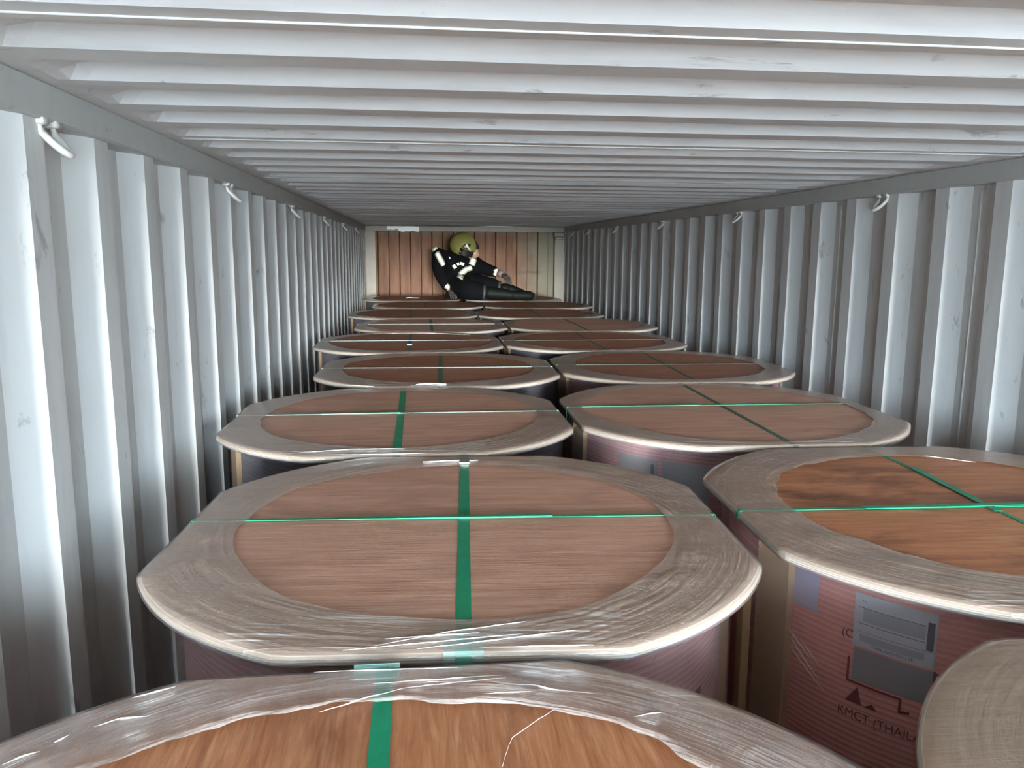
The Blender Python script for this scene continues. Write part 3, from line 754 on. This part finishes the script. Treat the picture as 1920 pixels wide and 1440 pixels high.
bmesh.ops.transform(bm, matrix=hd @ Matrix.Diagonal((.103, .081, .122, 1)), verts=bm.verts); add('hair', bm, M['hair'], head)
# helmet shell: deep dome tilted back, brim, side plate with star-shaped clip, chin strap
hm = Matrix.Translation((-.108, -1.425, 2.150)) @ Matrix.Rotation(radians(-38), 4, 'Z') @ Matrix.Rotation(radians(24), 4, 'Y')
bm = bmesh.new(); bmesh.ops.create_uvsphere(bm, u_segments=40, v_segments=24, radius=1)
bmesh.ops.delete(bm, geom=[v for v in bm.verts if v.co.z < -.42 - .12 * v.co.x and not (v.co.x < .35 and v.co.z > -.72)], context='VERTS')
bmesh.ops.delete(bm, geom=[v for v in bm.verts if v.co.x > .45 and v.co.z < -.05], context='VERTS')
for v in bm.verts:
    r = 1.0 + (.06 * math.exp(-(v.co.y / .12) ** 2) if v.co.z > 0 else 0)
    v.co = Vector((v.co.x * .142 * r, v.co.y * .118 * r, v.co.z * .125 * r))
bmesh.ops.transform(bm, matrix=hm, verts=bm.verts)
hel = add('helmet', bm, M['helmet'], pers); sm = hel.modifiers.new('t', 'SOLIDIFY'); sm.thickness = .006; sm.offset = 0
bm = bmesh.new(); tube(bm, [hm @ Vector((.125 * cos(a) + .012, .118 * sin(a), -.012)) for a in [radians(q) for q in range(-62, 63, 8)]], .008, 8); add('helmet_brim', bm, M['black'], hel)
# face shield pushed down in front
vs, fs = [], []
for i in range(13):
    a = radians(-60 + 10 * i)
    for k, zz in enumerate((-.005, -.035, -.065)):
        vs.append(hm @ Vector((.138 * cos(a) + .004, .118 * sin(a), zz)))
for i in range(12):
    for k in range(2): fs.append((i * 3 + k, i * 3 + 3 + k, i * 3 + 4 + k, i * 3 + 1 + k))
o = mesh_obj('face_shield', vs, fs, M['black'], hel, True)
def on_helmet(u, v, lift=.004):     # u right, v up as seen from the side facing the doors
    base = Vector((-.108 + u, -1.7, 2.150 + v)); return base
dg = bpy.context.evaluated_depsgraph_get()
def bvh_of(obs):
    vs, ps = [], []
    for o in obs:
        me = o.evaluated_get(bpy.context.evaluated_depsgraph_get()).to_mesh(); k = len(vs)
        vs += [v.co.copy() for v in me.vertices]; ps += [[k + i for i in p.vertices] for p in me.polygons]   # meshes carry world coordinates
    return BVHTree.FromPolygons(vs, ps)
def conform(name, outline_pts, bvh, mat, parent, lift=.004, th=.002, grid=False):
    """lay a quad strip (list of (xz_a, xz_b) pairs) on the surface seen from the doors"""
    vs, fs = [], []; sub = 4
    rows = []
    for i in range(len(outline_pts) - 1):
        for t in range(sub):
            u = t / sub
            rows.append((Vector(outline_pts[i][0]).lerp(Vector(outline_pts[i + 1][0]), u), Vector(outline_pts[i][1]).lerp(Vector(outline_pts[i + 1][1]), u)))
    rows.append((Vector(outline_pts[-1][0]), Vector(outline_pts[-1][1])))
    NW = 4; last = None
    for a, b in rows:
        for k in range(NW + 1):
            q = a.lerp(b, k / NW); hit = bvh.ray_cast(Vector((q[0], -2.6, q[1])), Vector((0, 1, 0)))
            if hit[0] is not None: p = hit[0] + hit[1].normalized() * lift * (1 if hit[1].y < 0 else -1); last = p.y
            else: p = Vector((q[0], (last if last is not None else -1.5), q[1]))
            vs.append(p)
    for i in range(len(rows) - 1):
        for k in range(NW): a = i * (NW + 1) + k; fs.append((a, a + 1, a + NW + 2, a + NW + 1))
    o = mesh_obj(name, vs, fs, mat, parent, True)
    if parent is pers: o.matrix_parent_inverse = PI_
    sm = o.modifiers.new('t', 'SOLIDIFY'); sm.thickness = th; sm.offset = 0
    return o
bh = bvh_of([hel])
def disc_strip(cx, cz, pts): return pts
conform('helmet_plate', [((-.128, 2.138), (-.122, 2.128)), ((-.112, 2.158), (-.092, 2.122)), ((-.092, 2.166), (-.072, 2.120)), ((-.068, 2.166), (-.056, 2.138)), ((-.046, 2.170), (-.042, 2.160))], bh, M['black'], hel, .005)
conform('chin_clip', [((-.096, 2.164), (-.082, 2.170)), ((-.066, 2.118), (-.054, 2.124)), ((-.048, 2.090), (-.038, 2.096))], bh, M['brass'], hel, .009)

# reflective tapes follow the cloth
bj = bvh_of([jk]); bt = bvh_of([jk, tr])
def band(pts, w_, bvh=None, edge=True, nm='reflective_tape'):
    """pts = centreline in (x, z); w_ = width"""
    pr, pe = [], []
    P2 = [Vector(p) for p in pts]
    for i, p in enumerate(P2):
        d = (P2[min(i + 1, len(P2) - 1)] - P2[max(i - 1, 0)]).normalized(); n_ = Vector((-d.y, d.x))
        pr.append((p + n_ * w_ / 2, p - n_ * w_ / 2)); pe.append((p + n_ * (w_ / 2 + .012), p - n_ * (w_ / 2 + .012)))
    if edge: conform('tape_border', pe, bvh or bj, M['reflect_edge'], pers, .003)
    return conform(nm, pr, bvh or bj, M['reflect'], pers, .006)
band([(-.402, 2.128), (-.388, 2.104)], .032)
band([(-.377, 2.082), (-.340, 2.015), (-.308, 1.958)], .030)
band([(-.006, 2.022), (-.020, 1.995), (-.030, 1.962)], .042)
band([(-.215, 1.938), (-.192, 1.955)], .038, edge=False)
band([(-.180, 1.966), (-.158, 1.975)], .026, edge=False)
band([(-.150, 1.978), (-.110, 1.965)], .028, edge=False)
band([(-.162, 1.835), (-.140, 1.878), (-.090, 1.918), (-.03, 1.935)], .030, bt)
band([(.205, 1.922), (.212, 1.895), (.200, 1.862)], .030)
band([(-.292, 1.765), (-.262, 1.740)], .024)
band([(-.255, 2.040), (-.245, 2.022)], .006, edge=False, nm='name_tape')
